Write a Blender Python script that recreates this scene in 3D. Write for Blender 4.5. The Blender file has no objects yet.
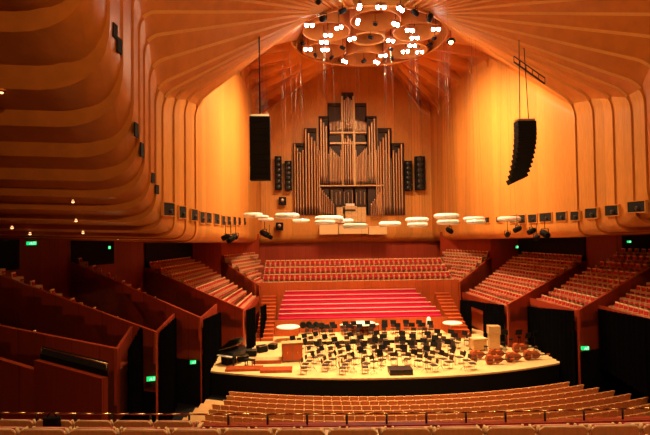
import bpy, math, random
from mathutils import Vector, Matrix
random.seed(7)
PI = math.pi
COL = bpy.context.scene.collection

# ------------------------------------------------------------------ camera
F = 500.0
YAW, PITCH, ROLL = math.radians(2.335), math.radians(1.637), math.radians(-0.736)
CAM = Vector((-6.0, 0.0, 10.0))
cy, sy, cp, sp, cr, sr = math.cos(YAW), math.sin(YAW), math.cos(PITCH), math.sin(PITCH), math.cos(ROLL), math.sin(ROLL)
FW = Vector((sy*cp, cy*cp, sp)); _R = Vector((cy, -sy, 0)); _U = _R.cross(FW)
RT = cr*_R + sr*_U; UP = -sr*_R + cr*_U

def at(px, py, Y=None, Z=None, X=None):
    """world point seen at a pixel of the photograph, on the plane Y=, Z= or X="""
    d = FW + RT*((px-325)/F) - UP*((py-217.5)/F)
    if Y is not None: t = (Y-CAM.y)/d.y
    elif Z is not None: t = (Z-CAM.z)/d.z
    else: t = (X-CAM.x)/d.x
    return CAM + d*t

cd = bpy.data.cameras.new('camera'); cam = bpy.data.objects.new('camera', cd); COL.objects.link(cam)
cd.sensor_width = 36; cd.lens = F/650*36; cd.clip_start = .1; cd.clip_end = 300
m = Matrix((RT, UP, -FW)).transposed().to_4x4(); m.translation = CAM
cam.matrix_world = m
bpy.context.scene.camera = cam

# ------------------------------------------------------------------ materials
M = {}
def mat(name, col, rough=.5, grain=0, gscale=(1, 1, 1), metal=0, emit=None, est=0, dark=None, spec=.4, gs=3.0):
    m = bpy.data.materials.new(name); m.use_nodes = True
    nt = m.node_tree; b = nt.nodes['Principled BSDF']
    b.inputs['Base Color'].default_value = (*col, 1)
    b.inputs['Roughness'].default_value = rough
    b.inputs['Metallic'].default_value = metal
    b.inputs['Specular IOR Level'].default_value = spec
    if grain:
        tc = nt.nodes.new('ShaderNodeTexCoord'); mp = nt.nodes.new('ShaderNodeMapping')
        mp.inputs['Scale'].default_value = gscale
        nz = nt.nodes.new('ShaderNodeTexNoise'); nz.inputs['Scale'].default_value = gs
        nz.inputs['Detail'].default_value = 5
        rp = nt.nodes.new('ShaderNodeValToRGB')
        d = dark or tuple(c*(1-grain) for c in col)
        rp.color_ramp.elements[0].position = .3; rp.color_ramp.elements[0].color = (*d, 1)
        rp.color_ramp.elements[1].position = .7; rp.color_ramp.elements[1].color = (*col, 1)
        L = nt.links.new
        L(tc.outputs['Object'], mp.inputs['Vector']); L(mp.outputs[0], nz.inputs['Vector'])
        L(nz.outputs['Fac'], rp.inputs[0]); L(rp.outputs[0], b.inputs['Base Color'])
    if emit:
        b.inputs['Emission Color'].default_value = (*emit, 1); b.inputs['Emission Strength'].default_value = est
    M[name] = m
    return m
def panelled(name, col, period, line=.6, axis='xy', rough=.45, vert=True):
    """timber veneer in panels: a fine dark joint every <period> metres plus grain"""
    m = bpy.data.materials.new(name); m.use_nodes = True; nt = m.node_tree; b = nt.nodes['Principled BSDF']
    L = nt.links.new; N = nt.nodes.new
    tc = N('ShaderNodeTexCoord'); sep = N('ShaderNodeSeparateXYZ'); L(tc.outputs['Object'], sep.inputs[0])
    def mth(op, a, bb=None):
        n = N('ShaderNodeMath'); n.operation = op
        for i, v in enumerate((a, bb)):
            if v is None: continue
            if isinstance(v, (int, float)): n.inputs[i].default_value = v
            else: L(v, n.inputs[i])
        return n.outputs[0]
    s = mth('ADD', mth('MULTIPLY', sep.outputs['X'], 1.0 if axis != 'y' else .12), mth('MULTIPLY', sep.outputs['Y'], 1.0 if axis != 'x' else 0.05))
    fr = mth('FRACT', mth('DIVIDE', s, period))
    ln = mth('LESS_THAN', fr, .035)
    pid = mth('FLOOR', mth('DIVIDE', s, period))
    wn = N('ShaderNodeTexWhiteNoise'); wn.noise_dimensions = '1D'; L(pid, wn.inputs['W'])
    mp = N('ShaderNodeMapping'); mp.inputs['Scale'].default_value = (6, 6, .7) if vert else (1, 1, 8)
    nz = N('ShaderNodeTexNoise'); nz.inputs['Scale'].default_value = 1.6; nz.inputs['Detail'].default_value = 6
    L(tc.outputs['Object'], mp.inputs[0]); L(mp.outputs[0], nz.inputs['Vector'])
    v = mth('ADD', mth('MULTIPLY', nz.outputs['Fac'], .5), mth('MULTIPLY', wn.outputs['Value'], .22))
    v = mth('ADD', v, .62)
    v = mth('SUBTRACT', v, mth('MULTIPLY', ln, line))
    mx = N('ShaderNodeMix'); mx.data_type = 'RGBA'; mx.blend_type = 'MULTIPLY'; mx.inputs[0].default_value = 1
    mx.inputs[6].default_value = (*col, 1); L(v, mx.inputs[7]); L(mx.outputs[2], b.inputs['Base Color'])
    b.inputs['Roughness'].default_value = rough; b.inputs['Specular IOR Level'].default_value = .35
    M[name] = m; return m

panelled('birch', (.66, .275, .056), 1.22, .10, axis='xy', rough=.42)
mat('birch_shaded', (.58, .185, .028), .42, .2, (1, 1, 1), gs=1.2)  # same birch darkened: shade on ceiling and near walls put into the colour
mat('birch_lit_edge', (.74, .34, .085), .4, .1, gs=6)  # same birch lightened: light on the panel edges put into the colour
mat('birch_pale', (.86, .60, .28), .4, .1, gs=6)
panelled('brushbox', (.33, .043, .016), .95, .35, axis='xy', rough=.38)
panelled('brushbox_front', (.47, .09, .02), .8, .3, axis='x', rough=.38)
mat('brushbox_floor', (.30, .06, .025), .5, .4, gs=4)
mat('stage_floor', (.80, .54, .24), .32, .15, (1, 9, 1), gs=1.5)
mat('stalls_floor', (.62, .36, .14), .45, .2, gs=2)
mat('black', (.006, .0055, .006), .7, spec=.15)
mat('black_gloss', (.008, .008, .009), .35)
mat('dark_void', (.006, .006, .006), .9)
mat('curtain', (.0028, .0028, .0034), 1, spec=0)
mat('seat_wood', (.72, .34, .10), .38, .2, (8, 8, 1), gs=3)
mat('seat_arm', (.66, .40, .20), .45)
mat('seat_rim', (.86, .62, .34), .35)
mat('magenta', (.46, .018, .055), .8, .3, gs=30)
mat('red_seat', (.50, .014, .02), .8, .2, gs=20)
mat('bench_pink', (.52, .005, .055), .75, .15, gs=20)
mat('bench_trim', (.88, .42, .36), .4)
mat('pipe', (.60, .40, .25), .34, metal=.8)
mat('pipe_dark', (.40, .27, .17), .4, metal=.6)
mat('organ_void', (.035, .018, .012), .8)
mat('organ_wood', (.72, .46, .2), .45, .2, gs=4)
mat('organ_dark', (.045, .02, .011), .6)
mat('acrylic', (.93, .92, .88), .12, emit=None)
mat('white', (.85, .82, .76), .5)
mat('bass_wood', (.42, .075, .02), .22, .4, gs=5)
mat('chair_brown', (.045, .02, .012), .5)
mat('ebony', (.03, .02, .018), .35)
mat('crate', (.66, .40, .17), .5, .35, (1, 1, 6), gs=3)
mat('riser_wood', (.40, .11, .04), .45, .3, gs=3)
mat('metal', (.45, .42, .38), .3, metal=1)
mat('brass', (.85, .6, .25), .25, metal=1)
mat('lamp', (1, 1, 1), .4, emit=(1, .93, .82), est=60)
mat('lamp_warm', (1, 1, 1), .4, emit=(1, .62, .25), est=14)
mat('lamp_dim', (1, 1, 1), .4, emit=(1, .45, .18), est=3)
mat('exit_green', (.02, .5, .15), .4, emit=(.01, .9, .22), est=.9)
mat('exit_figure', (.8, 1, .9), .4, emit=(.5, 1, .7), est=1.3)
mat('beam_gold', (.75, .5, .2), .5)
# clear acrylic of the cloud rings: bright, partly see-through plastic
mm = M['acrylic']; bs = mm.node_tree.nodes['Principled BSDF']
bs.inputs['Transmission Weight'].default_value = .35; bs.inputs['Subsurface Weight'].default_value = .0

# ------------------------------------------------------------------ mesh builder
class MB:
    def __init__(s): s.v = []; s.f = []; s.mi = []; s.mats = []; s.sm = []
    def m(s, name):
        if name not in s.mats: s.mats.append(name)
        return s.mats.index(name)
    def face(s, idx, mt, smooth=False): s.f.append(idx); s.mi.append(s.m(mt)); s.sm.append(smooth)
    def quad(s, a, b, c, d, mt):
        n = len(s.v); s.v += [tuple(a), tuple(b), tuple(c), tuple(d)]; s.face((n, n+1, n+2, n+3), mt)
    def hexa(s, p, mt):
        """8 points: bottom 0-3, top 4-7"""
        n = len(s.v); s.v += [tuple(q) for q in p]
        for f in ((0, 3, 2, 1), (4, 5, 6, 7), (0, 1, 5, 4), (1, 2, 6, 5), (2, 3, 7, 6), (3, 0, 4, 7)):
            s.face(tuple(n+i for i in f), mt)
    def box(s, x0, x1, y0, y1, z0, z1, mt, mx=None):
        p = [(x0, y0, z0), (x1, y0, z0), (x1, y1, z0), (x0, y1, z0), (x0, y0, z1), (x1, y0, z1), (x1, y1, z1), (x0, y1, z1)]
        if mx is not None: p = [mx @ Vector(q) for q in p]
        s.hexa(p, mt)
    def prism(s, poly, z0, z1, mt, mx=None, bevel=0):
        """poly of (x,y), extruded in z"""
        n = len(s.v); k = len(poly)
        rings = [(1, z0), (1, z1)] if not bevel else None
        pts = [(x, y, z0) for x, y in poly]+[(x, y, z1) for x, y in poly]
        if mx is not None: pts = [mx @ Vector(q) for q in pts]
        s.v += [tuple(q) for q in pts]
        s.face(tuple(n+i for i in range(k))[::-1], mt); s.face(tuple(n+k+i for i in range(k)), mt)
        for i in range(k):
            j = (i+1) % k; s.face((n+i, n+j, n+k+j, n+k+i), mt)
    def lathe(s, prof, mt, seg=12, mx=None, smooth=True, caps=True):
        n = len(s.v); k = len(prof)
        for r, z in prof:
            for i in range(seg):
                a = 2*PI*i/seg; q = Vector((r*math.cos(a), r*math.sin(a), z))
                if mx is not None: q = mx @ q
                s.v.append(tuple(q))
        for j in range(k-1):
            for i in range(seg):
                i2 = (i+1) % seg
                s.face((n+j*seg+i, n+j*seg+i2, n+(j+1)*seg+i2, n+(j+1)*seg+i), mt, smooth)
        if caps:
            s.face(tuple(n+i for i in range(seg))[::-1], mt); s.face(tuple(n+(k-1)*seg+i for i in range(seg)), mt)
    def tube(s, a, b, r, mt, seg=6, r2=None):
        a = Vector(a); b = Vector(b); d = b-a; L = d.length
        if L < 1e-6: return
        q = d.to_track_quat('Z', 'Y').to_matrix().to_4x4(); q.translation = a
        s.lathe([(r, 0), (r2 if r2 is not None else r, L)], mt, seg, q)
    def path(s, pts, r, mt, seg=5):
        for a, b in zip(pts, pts[1:]): s.tube(a, b, r, mt, seg)
    def torus(s, R, r, mt, seg=32, rs=8, mx=None, flat=1.0):
        n = len(s.v)
        for i in range(seg):
            a = 2*PI*i/seg
            for j in range(rs):
                b = 2*PI*j/rs; q = Vector(((R+r*math.cos(b))*math.cos(a), (R+r*math.cos(b))*math.sin(a), r*flat*math.sin(b)))
                if mx is not None: q = mx @ q
                s.v.append(tuple(q))
        for i in range(seg):
            for j in range(rs):
                i2 = (i+1) % seg; j2 = (j+1) % rs
                s.face((n+i*rs+j, n+i2*rs+j, n+i2*rs+j2, n+i*rs+j2), mt, True)
    def strip(s, A, B, mt, smooth=True):
        """ruled surface between two polylines"""
        n = len(s.v); k = len(A)
        s.v += [tuple(q) for q in A]+[tuple(q) for q in B]
        for i in range(k-1): s.face((n+i, n+i+1, n+k+i+1, n+k+i), mt, smooth)
    def sphere(s, c, r, mt, seg=8, mx=None, sc=(1, 1, 1)):
        prof = [(max(.001, r*math.sin(PI*i/6)), -r*math.cos(PI*i/6)) for i in range(7)]
        q = Matrix.Translation(Vector(c)) @ Matrix.Diagonal((*sc, 1))
        if mx is not None: q = mx @ q
        s.lathe(prof, mt, seg, q)
    def build(s, name, parent=None, loc=None, rz=0):
        me = bpy.data.meshes.new(name); me.from_pydata(s.v, [], s.f)
        for k in s.mats: me.materials.append(M[k])
        me.polygons.foreach_set('material_index', s.mi); me.polygons.foreach_set('use_smooth', s.sm)
        me.update()
        o = bpy.data.objects.new(name, me); COL.objects.link(o)
        if parent: o.parent = parent
        if loc is not None: o.location = loc
        if rz: o.rotation_euler.z = rz
        return o

def tag(o, label=None, cat=None, group=None, kind=None):
    if label: o['label'] = label
    if cat: o['category'] = cat
    if group: o['group'] = group
    if kind: o['kind'] = kind
    return o
def empty(name, loc, rz=0):
    o = bpy.data.objects.new(name, None); COL.objects.link(o); o.location = loc; o.rotation_euler.z = rz
    o.empty_display_size = .1
    return o
KIDS = {}
def copy_tree(o, parent=None):
    c = o.copy(); COL.objects.link(c)
    if parent: c.parent = parent
    for ch in list(o.children): copy_tree(ch, c)
    return c
def struct(mb, name, label=None):
    o = mb.build(name); o['kind'] = 'structure'
    return o
ORD = ['first', 'second', 'third', 'fourth', 'fifth', 'sixth', 'seventh', 'eighth', 'ninth', 'tenth', 'eleventh', 'twelfth']
def nth(i):
    if i < 12: return ORD[i]
    n = i+1; suf = 'th' if 10 <= n % 100 <= 20 else {1: 'st', 2: 'nd', 3: 'rd'}.get(n % 10, 'th')
    return f'{n}{suf}'

# ------------------------------------------------------------------ upper shell: fanned plywood ceiling and folded walls
CROWN = Vector((0, 45, 27.5)); CR = 7.0
SE = [  # Y, X, top z, bottom z, bottom fillet radius
 (35.0, 13.5, 19.0, 9.4, 1.0), (33.3, 13.8, 18.9, 9.6, 1.0), (31.6, 14.1, 18.6, 9.8, 1.1), (30.2, 14.4, 18.3, 10.2, 1.4),
 (29.1, 14.5, 18.5, 10.7, 1.8), (28.2, 14.55, 19.5, 11.3, 2.1), (27.4, 14.6, 20.7, 12.0, 2.4), (26.6, 14.6, 21.7, 12.8, 2.6),
 (25.6, 14.6, 22.6, 13.9, 2.8), (24.4, 14.7, 23.5, 15.2, 3.0), (23.0, 14.8, 24.2, 16.6, 3.2), (21.4, 15.0, 25.0, 18.6, 3.2),
 (19.0, 15.2, 26.0, 20.2, 3.0), (14.0, 15.4, 27.0, 21.5, 2.5), (6.0, 15.6, 27.5, 22.5, 2.0), (-9.0, 15.6, 27.5, 23.5, 2.0)]
BK = [(50.0, 12.9, 27.6, 9.1, 1.0), (54.5, 12.7, 28.0, 9.0, 1.0), (58.5, 12.55, 27.8, 8.9, 1.0), (62.5, 12.35, 27.3, 8.75, 1.0), (66.5, 12.15, 26.6, 8.6, 1.0)]
def bez(a, b, c, n=8): return [a*(1-t)**2 + b*2*t*(1-t) + c*t*t for t in [i/n for i in range(n+1)]]
def line_for(T, zt, zb, rb, out, far):
    """polyline crown -> wall top -> wall bottom -> soffit, with the normals that point into the solid; out = outward unit vector"""
    T = Vector((T[0], T[1], zt)); d2 = Vector((T.x-CROWN.x, T.y-CROWN.y, 0)).normalized()
    C = CROWN + d2*CR
    up = (C-T).normalized(); rt = 1.1
    P = [C, C.lerp(T, .33), C.lerp(T, .66)]; Nn = [Vector((0, 0, 1))]*3
    bz = bez(T+up*rt, T, T-Vector((0, 0, rt)), 8); P += bz
    Nn += [(Vector((0, 0, 1))*(1-i/8)+out*(i/8)).normalized() for i in range(9)]
    B = Vector((T.x, T.y, zb))
    for t in (.33, .66):
        P.append((T-Vector((0, 0, rt))).lerp(B+Vector((0, 0, rb)), t)); Nn.append(out)
    bz = bez(B+Vector((0, 0, rb)), B, B+out*rb, 8); P += bz
    Nn += [(out*(1-i/8)+Vector((0, 0, 1))*(i/8)).normalized() for i in range(9)]
    P.append(B+out*far+Vector((0, 0, .5 if far > 10 else 0))); Nn.append(Vector((0, 0, 1)))
    return P, Nn
lines = []   # from the near right side, around the back, to the near left: (P, N, riser offset on ceiling, on wall)
def side_line(row, s, far, ow): 
    Y, X, zt, zb, rb = row
    return (*line_for((s*X, Y), zt, zb, rb, Vector((s, 0, 0)), far), ow)
right = [side_line(r, 1, 17, .10) for r in SE][::-1] + [side_line(r, 1, 7, 0.0) for r in BK]
left = [side_line(r, -1, 7, 0.0) for r in BK][::-1] + [side_line(r, -1, 17, .10) for r in SE]
dg = Vector((1, 1, 0)).normalized(); dl = Vector((-1, 1, 0)).normalized()
back = [(*line_for((12, 70), 26.8, 8.4, 1.8, dg, 6), 0.0)]
for X, zt in ((10.6, 27.6), (9, 30.0), (7, 33.5), (3.5, 35.5), (0, 36), (-3.5, 35.5), (-7, 33.5), (-9, 30.0), (-10.6, 27.6)):
    back.append((*line_for((X, 70), zt, 8.4, 1.8, Vector((0, 1, 0)), 4), 0.0))
back.append((*line_for((-12, 70), 26.8, 8.4, 1.8, dl, 6), 0.0))
allines = right+back+left
nR, nB = len(right), len(back)
NP = len(allines[0][0]); IC = 3+8   # ceiling part ends at this index (fillet finished)
ceil = MB(); wl = MB(); wr = MB(); wb = MB(); sofl = MB(); sofr = MB()
MID = nR+nB//2
def drop(q):
    """how much lower this seam's soffit lies than that of its nearer neighbour"""
    nb = q-1 if q < MID else q+1
    if nb < 0 or nb >= len(allines) or not allines[q][2] or not allines[nb][2]: return 0
    return .55*(allines[nb][0][-1].z-allines[q][0][-1].z)
def off(L, q):
    P, Nn, ow = L; out = []; dz = max(0, drop(q))
    for i, (p, n) in enumerate(zip(P, Nn)):
        w = .2 if i < 3+5 else (ow if ow else 0)
        if not ow: w = .95*(1-max(0, i-3)/8) if i < IC else 0
        if i >= NP-10 and ow: w = max(w, dz*min(1, (i-(NP-11))/7))
        out.append(p+n*w)
    return out
for q in range(len(allines)-1):
    A, B = allines[q], allines[q+1]
    if q < MID: a, b = A[0], off(B, q+1)
    else: a, b = off(A, q), B[0]
    w = wr if q < nR else (wb if q < nR+nB-1 else wl)
    s_ = sofr if q < nR else (wb if q < nR+nB-1 else sofl)
    near_ = A[2] and B[2] and min(A[0][12].y, B[0][12].y) < 29; mt = 'birch_shaded' if near_ else 'birch'  # near walls get the darkened birch, their shade painted in
    ceil.strip(a[:IC-3], b[:IC-3], 'birch_shaded'); w.strip(a[IC-4:NP-6], b[IC-4:NP-6], mt)
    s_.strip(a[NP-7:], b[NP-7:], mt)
for q, L_ in enumerate(allines):
    if q == MID: continue
    a, b = L_[0], off(L_, q)
    w = wr if q < nR else (wb if q < nR+nB else wl)
    ceil.strip(a[:IC-3], b[:IC-3], 'birch_lit_edge', False)
    if L_[2]: w.strip(a[IC-4:], b[IC-4:], 'birch_shaded', False)
    else: w.strip(a[IC-4:IC+1], b[IC-4:IC+1], 'birch', False)
struct(ceil, 'ceiling'); struct(wl, 'wall_left'); struct(wr, 'wall_right'); struct(wb, 'wall_back')
struct(sofl, 'ceiling_soffit_left'); struct(sofr, 'ceiling_soffit_right')

# crown recess over the stage: stepped rings closing the hole in the fan
cm = MB()
prof = [(7.05, 27.45), (7.15, 27.9), (6.9, 28.6), (6.2, 28.75), (6.1, 29.2), (5.0, 29.5), (4.9, 29.9), (3.6, 30.1), (3.5, 30.5), (2.2, 30.6), (2.1, 31.0), (.05, 31.1)]
cm.lathe(prof, 'birch_shaded', 64, Matrix.Translation((0, 45, 0)), True, False)
cm.torus(7.05, .12, 'birch_shaded', 64, 6, Matrix.Translation((0, 45, 27.45)))
struct(cm, 'ceiling_crown')

# ------------------------------------------------------------------ floors, lower walls
CEN = Vector((0, 66, 0)); CEN2 = Vector((0, 110, 0))
def arc(R, x0, x1, z, n=40, CEN=CEN):
    return [Vector((x0+(x1-x0)*i/n, CEN.y-math.sqrt(R*R-(x0+(x1-x0)*i/n)**2), z)) for i in range(n+1)]
# stage: curved front at z=0
SF = [Vector((x, 34.15+2.75*(abs(x)/12.9)**2.2, 0)) for x in [-12.9+25.8*i/40 for i in range(41)]]
st = MB()
poly = [(p.x, p.y) for p in SF] + [(13.2, 37.2), (14.6, 44), (11.0, 50), (9.6, 55), (-10.6, 55), (-11.0, 50), (-14.6, 44), (-13.2, 37.2)]
st.prism(poly, -.12, 0, 'stage_floor'); struct(st, 'floor_stage')
sf = MB()
dn = [p+Vector((0, .05, -.121)) for p in SF]
sf.strip(dn, [p+Vector((0, 0, -1.7)) for p in dn], 'black'); struct(sf, 'trim_stage_front')
ld = MB()
fl = MB()
fl.quad((-30, 9.6, -1.7), (30, 9.6, -1.7), (30, 60, -1.7), (-30, 60, -1.7), 'black'); struct(fl, 'floor')

# circle (our own tier): steps under the nearest rows
cl = MB()
def ringstep(R0, R1, x0, x1, z0, z1, mt, mb, n=36, CEN=CEN):
    A = arc(R0, x0, x1, z1, n, CEN); B = arc(R1, x0, x1, z1, n, CEN)
    for i in range(n):
        lo = Vector((0, 0, z0-z1))
        mb.hexa([A[i]+lo, A[i+1]+lo, B[i+1]+lo, B[i]+lo, A[i], A[i+1], B[i+1], B[i]], mt)
ROWS = [  # radius from the curve's centre, seat-top z, x range
 (101.8, 7.00, -14.0, -8.15), (102.7, 7.235, -13, 3.0), (103.58, 7.56, -13, 3.0), (104.46, 7.78, -13, 2.2)]
for (R_, zt, a, b) in ROWS:
    ringstep(R_-.45, R_+.43, -15, 15, 4.2, zt-.92, 'brushbox_floor', cl, CEN=CEN2)
ringstep(101.15, 101.32, -15, 15, -1.7, 6.61, 'brushbox', cl, CEN=CEN2)
ringstep(104.9, 119, -15, 15, 4.2, 6.9, 'brushbox_floor', cl, CEN=CEN2)
struct(cl, 'floor_circle')

# lower timber walls
def slab(mb, a, b, z0a, z1a, z0b, z1b, th, mt):
    """vertical wall from plan point a to b with a sloping top"""
    a = Vector((a[0], a[1], 0)); b = Vector((b[0], b[1], 0)); d = (b-a).normalized(); n = Vector((-d.y, d.x, 0))*th
    Z = lambda v, z: Vector((v.x, v.y, z))
    mb.hexa([Z(a, z0a), Z(b, z0b), Z(b+n, z0b), Z(a+n, z0a), Z(a, z1a), Z(b, z1b), Z(b+n, z1b), Z(a+n, z1a)], mt)
def S(s, p): return (s*p[0], p[1])
OUT = [(12.0, 66.0), (15.5, 57.2), (18.7, 57.3), (20.8, 46.3), (22.3, 44.2), (24.4, 39.7), (26.4, 37.0), (28.0, 32.0), (29.0, 25.0), (29.5, -9)]
for s, nm in ((1, 'right'), (-1, 'left')):
    w = MB()
    for p, q in zip(OUT, OUT[1:]):
        a, b = (S(s, p), S(s, q)) if s < 0 else (S(s, q), S(s, p))
        slab(w, b, a, -1.7, 11.8 if p[1] < 45 else 9.8, -1.7, 11.8 if p[1] < 45 else 9.8, .15, 'brushbox')
    struct(w, 'wall_outer_'+nm)
w = MB(); slab(w, (13.5, 71.5), (-13.5, 71.5), 2, 9.5, 2, 9.5, -.2, 'brushbox'); struct(w, 'wall_choir_back')
w = MB(); w.box(-30, 30, -9.3, -9, -2, 29, 'birch'); struct(w, 'wall_rear')

# side boxes. near/far partition lines in plan, z of the floor at the inner and the outer end
PART = {  # inner point, outer point, top z inner, top z outer
 'A': ((10.9, 54.5), (15.5, 57.1), 4.2, 6.9), 'B': ((11.2, 42.0), (20.6, 46.4), 3.65, 6.95),
 'C': ((13.2, 34.6), (24.2, 39.7), 4.25, 7.9), 'D': ((14.1, 27.5), (26.4, 32.6), 4.7, 7.9), 'E': ((13.75, 21.0), (28.8, 25.0), 5.3, 7.4)}
FAR = {'A': ((10.2, 62.0), (12.1, 66.0)), 'B': ((10.9, 53.6), (18.6, 57.0)), 'C': ((13.5, 43.0), (22.1, 44.2)),
       'D': ((15.1, 35.4), (24.6, 38.8)), 'E': ((15.5, 28.0), (26.6, 32.0))}
FLZ = {'A': (4.0, 6.6), 'B': (2.75, 6.55), 'C': (3.45, 7.3), 'D': (3.9, 7.3), 'E': (4.4, 6.9)}
NR = {'A': 5, 'B': 8, 'C': 8, 'D': 8, 'E': 6}
BOXNAME = {'A': 'farthest', 'B': 'second farthest', 'C': 'middle', 'D': 'near', 'E': 'nearest'}
seat_spots = []
def lerp2(p, q, t): return (p[0]+(q[0]-p[0])*t, p[1]+(q[1]-p[1])*t)
for s, nm in ((1, 'right'), (-1, 'left')):
    for k in 'ABCDE':
        pi, po, zi, zo = PART[k]; w = MB()
        slab(w, S(s, pi), S(s, po), -1.7, zi, -1.7, zo, .18*s, 'brushbox')
        struct(w, f'wall_partition_{nm}')
        # stepped floor
        fi, fo = FAR[k]; z0, z1 = FLZ[k]; n = NR[k]; w = MB(); bot = 2.1 if k != 'A' else 0
        if k in 'CDE': bot = 3.0 if k == 'C' else 3.3
        low = s < 0 and k in 'CDE'
        for i in range(n):
            t0, t1 = i/n, (i+1)/n; z = z0+(z1-z0)*i/(n-1)
            if low:
                # a narrow stepped ledge along the partition, the rest of the floor lies deeper
                e0, e1 = lerp2(pi, po, t0), lerp2(pi, po, t1); h0, h1 = (e0[0], e0[1]+1.45), (e1[0], e1[1]+1.45)
                w.hexa([(*S(s, e0), bot-1), (*S(s, e1), bot-1), (*S(s, h1), bot-1), (*S(s, h0), bot-1), (*S(s, e0), z), (*S(s, e1), z), (*S(s, h1), z), (*S(s, h0), z)], 'brushbox_floor')
                z -= 2.0
            a, b, c, d = S(s, lerp2(pi, po, t0)), S(s, lerp2(pi, po, t1)), S(s, lerp2(fi, fo, t1)), S(s, lerp2(fi, fo, t0))
            # pull the near edge behind the partition
            bz = min(bot, z-.3); w.hexa([(*a, bz), (*b, bz), (*c, bz), (*d, bz), (*a, z), (*b, z), (*c, z), (*d, z)], 'brushbox_floor')
            tm = (i+.55)/n; z = z0+(z1-z0)*i/(n-1)
            P0 = Vector((*lerp2(pi, po, tm), z)); P1 = Vector((*lerp2(fi, fo, tm), z))
            L_ = (P1-P0).length; ns = int((L_-.7)/.60)
            for j in range(ns):
                p = P0.lerp(P1, (.62+j*.60)/L_)
                seat_spots.append((s, k, i, j, ns, Vector((s*p.x, p.y, p.z))))
        struct(w, f'floor_box_{nm}')
        # low timber front along the inner edge
        w = MB()
        top = z0+.75
        slab(w, S(s, lerp2(pi, pi, 0)), S(s, fi), bot-.3 if k != 'A' else 0, (zi-.05 if k != 'B' else 3.4), bot-.3 if k != 'A' else 0, (z0+.55 if k != 'A' else 4.6), -.12*s, 'brushbox_front' if k == 'A' else 'brushbox')
        struct(w, f'wall_box_front_{nm}')
E_END = 0
# choir side: timber front wall, benches, upper wall and stairs
w = MB(); w.box(-9.0, 7.9, 48.5, 48.6, 0, 1.56, 'brushbox_front'); struct(w, 'wall_choir_front')
BY = [49.2+1.0*i for i in range(6)]
BYPX = [(278.5, 440.5, 312.5), (279.5, 436, 308.2), (280.5, 431, 303.6), (282, 426, 299.1), (283.5, 421, 294.6), (285, 416, 290.1)]
steps = MB()
for i, (Y, (xl, xr, py)) in enumerate(zip(BY, BYPX)):
    a = at(xl, py, Y=Y); b = at(xr, py, Y=Y); zt = (a.z+b.z)/2
    zf = zt-.82
    steps.box(a.x-.1, b.x+.1, Y-.5, Y+.5, 0, zf, 'riser_wood')
    o = empty('choir_bench', ((a.x+b.x)/2, Y, zf)); hw = (b.x-a.x)/2
    tag(o, f'long pink-red upholstered choir bench, {["lowest, just above the orange timber wall behind the orchestra", "second from the bottom of the stepped choir stalls", "third from the bottom of the stepped choir stalls", "third from the top of the stepped choir stalls", "second from the top of the stepped choir stalls", "highest, under the orange timber wall"][i]}', 'bench', 'choir benches behind the orchestra')
    q = MB(); q.box(-hw, hw, .12, .24, .0, .78, 'bench_pink'); q.build('backrest', o)
    q = MB(); q.box(-hw, hw, -.34, .13, .30, .46, 'bench_pink'); q.build('seat', o)
    q = MB(); q.box(-hw, hw, -.40, -.30, 0, .46, 'bench_pink'); q.build('front_panel', o)
    q = MB(); q.box(-hw, hw, .10, .28, .78, .84, 'bench_trim'); q.build('top_rail', o)
struct(steps, 'floor_choir')
# wall above the benches and the flanking walls
ztop = at(350, 280.5, Y=56).z
w = MB(); w.box(-11.5, 11.0, 54.8, 55.0, 0, ztop, 'brushbox_front'); struct(w, 'wall_choir_upper')
w = MB()
for i in range(4): w.box(-11.6-.2*i, 11.2+.2*i, 55.0+i*1.7, 55.0+(i+1)*1.7+(9.5 if i == 3 else 0), 1, ztop-.9+i*.7, 'brushbox_floor')
struct(w, 'floor_choir_upper')
for s, nm in ((1, 'right'), (-1, 'left')):
    w = MB()
    for i in range(12):
        xa, xb = (-10.6, -9.05) if s < 0 else (7.95, 9.5)
        w.box(xa, xb, 46.5+i*.62, 47.12+i*.62+.02, 0, .27*(i+1), 'brushbox_front')
        w.box(xa, xb, 46.46+i*.62, 46.52+i*.62, .27*(i+1)-.06, .27*(i+1)+.004, 'riser_wood')
    struct(w, 'floor_stairs_'+nm)

for i in range(4):
    z = ztop-.9+i*.7; Y = 55.9+i*1.7
    for j in range(36):
        x = -10.5+j*.6
        if abs(x) < 10.7: seat_spots.append((0, 'U', i, j, 36, Vector((x, Y-.1, z))))

# doorways in the outer walls (dark openings) 
dn_ = [0]
def doorway(a, b, z0, z1, s, inset=.12):
    a = Vector((a[0], a[1], 0)); b = Vector((b[0], b[1], 0)); d = (b-a).normalized()
    n = Vector((-d.y, d.x, 0)); 
    if n.x*s > 0: n = -n
    dn_[0] += 1
    w = MB()
    def Q(v, z): return Vector((v.x, v.y, z))
    i0 = a+n*inset; i1 = b+n*inset
    w.hexa([Q(i0, z0), Q(i1, z0), Q(b, z0), Q(a, z0), Q(i0, z1), Q(i1, z1), Q(b, z1), Q(a, z1)], 'dark_void')
    o = w.build(f'door_{dn_[0]}'); o['kind'] = 'structure'
    return o
for s in (1, -1):
    doorway(S(s, (18.75, 57.0)), S(s, (20.75, 46.6)), 6.9, 9.15, s)
    doorway(S(s, (22.5, 43.8)), S(s, (24.3, 39.95)), 7.5, 9.6, s)
    doorway(S(s, (26.5, 36.7)), S(s, (28.0, 32.2)), 7.6, 9.9, s)

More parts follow.
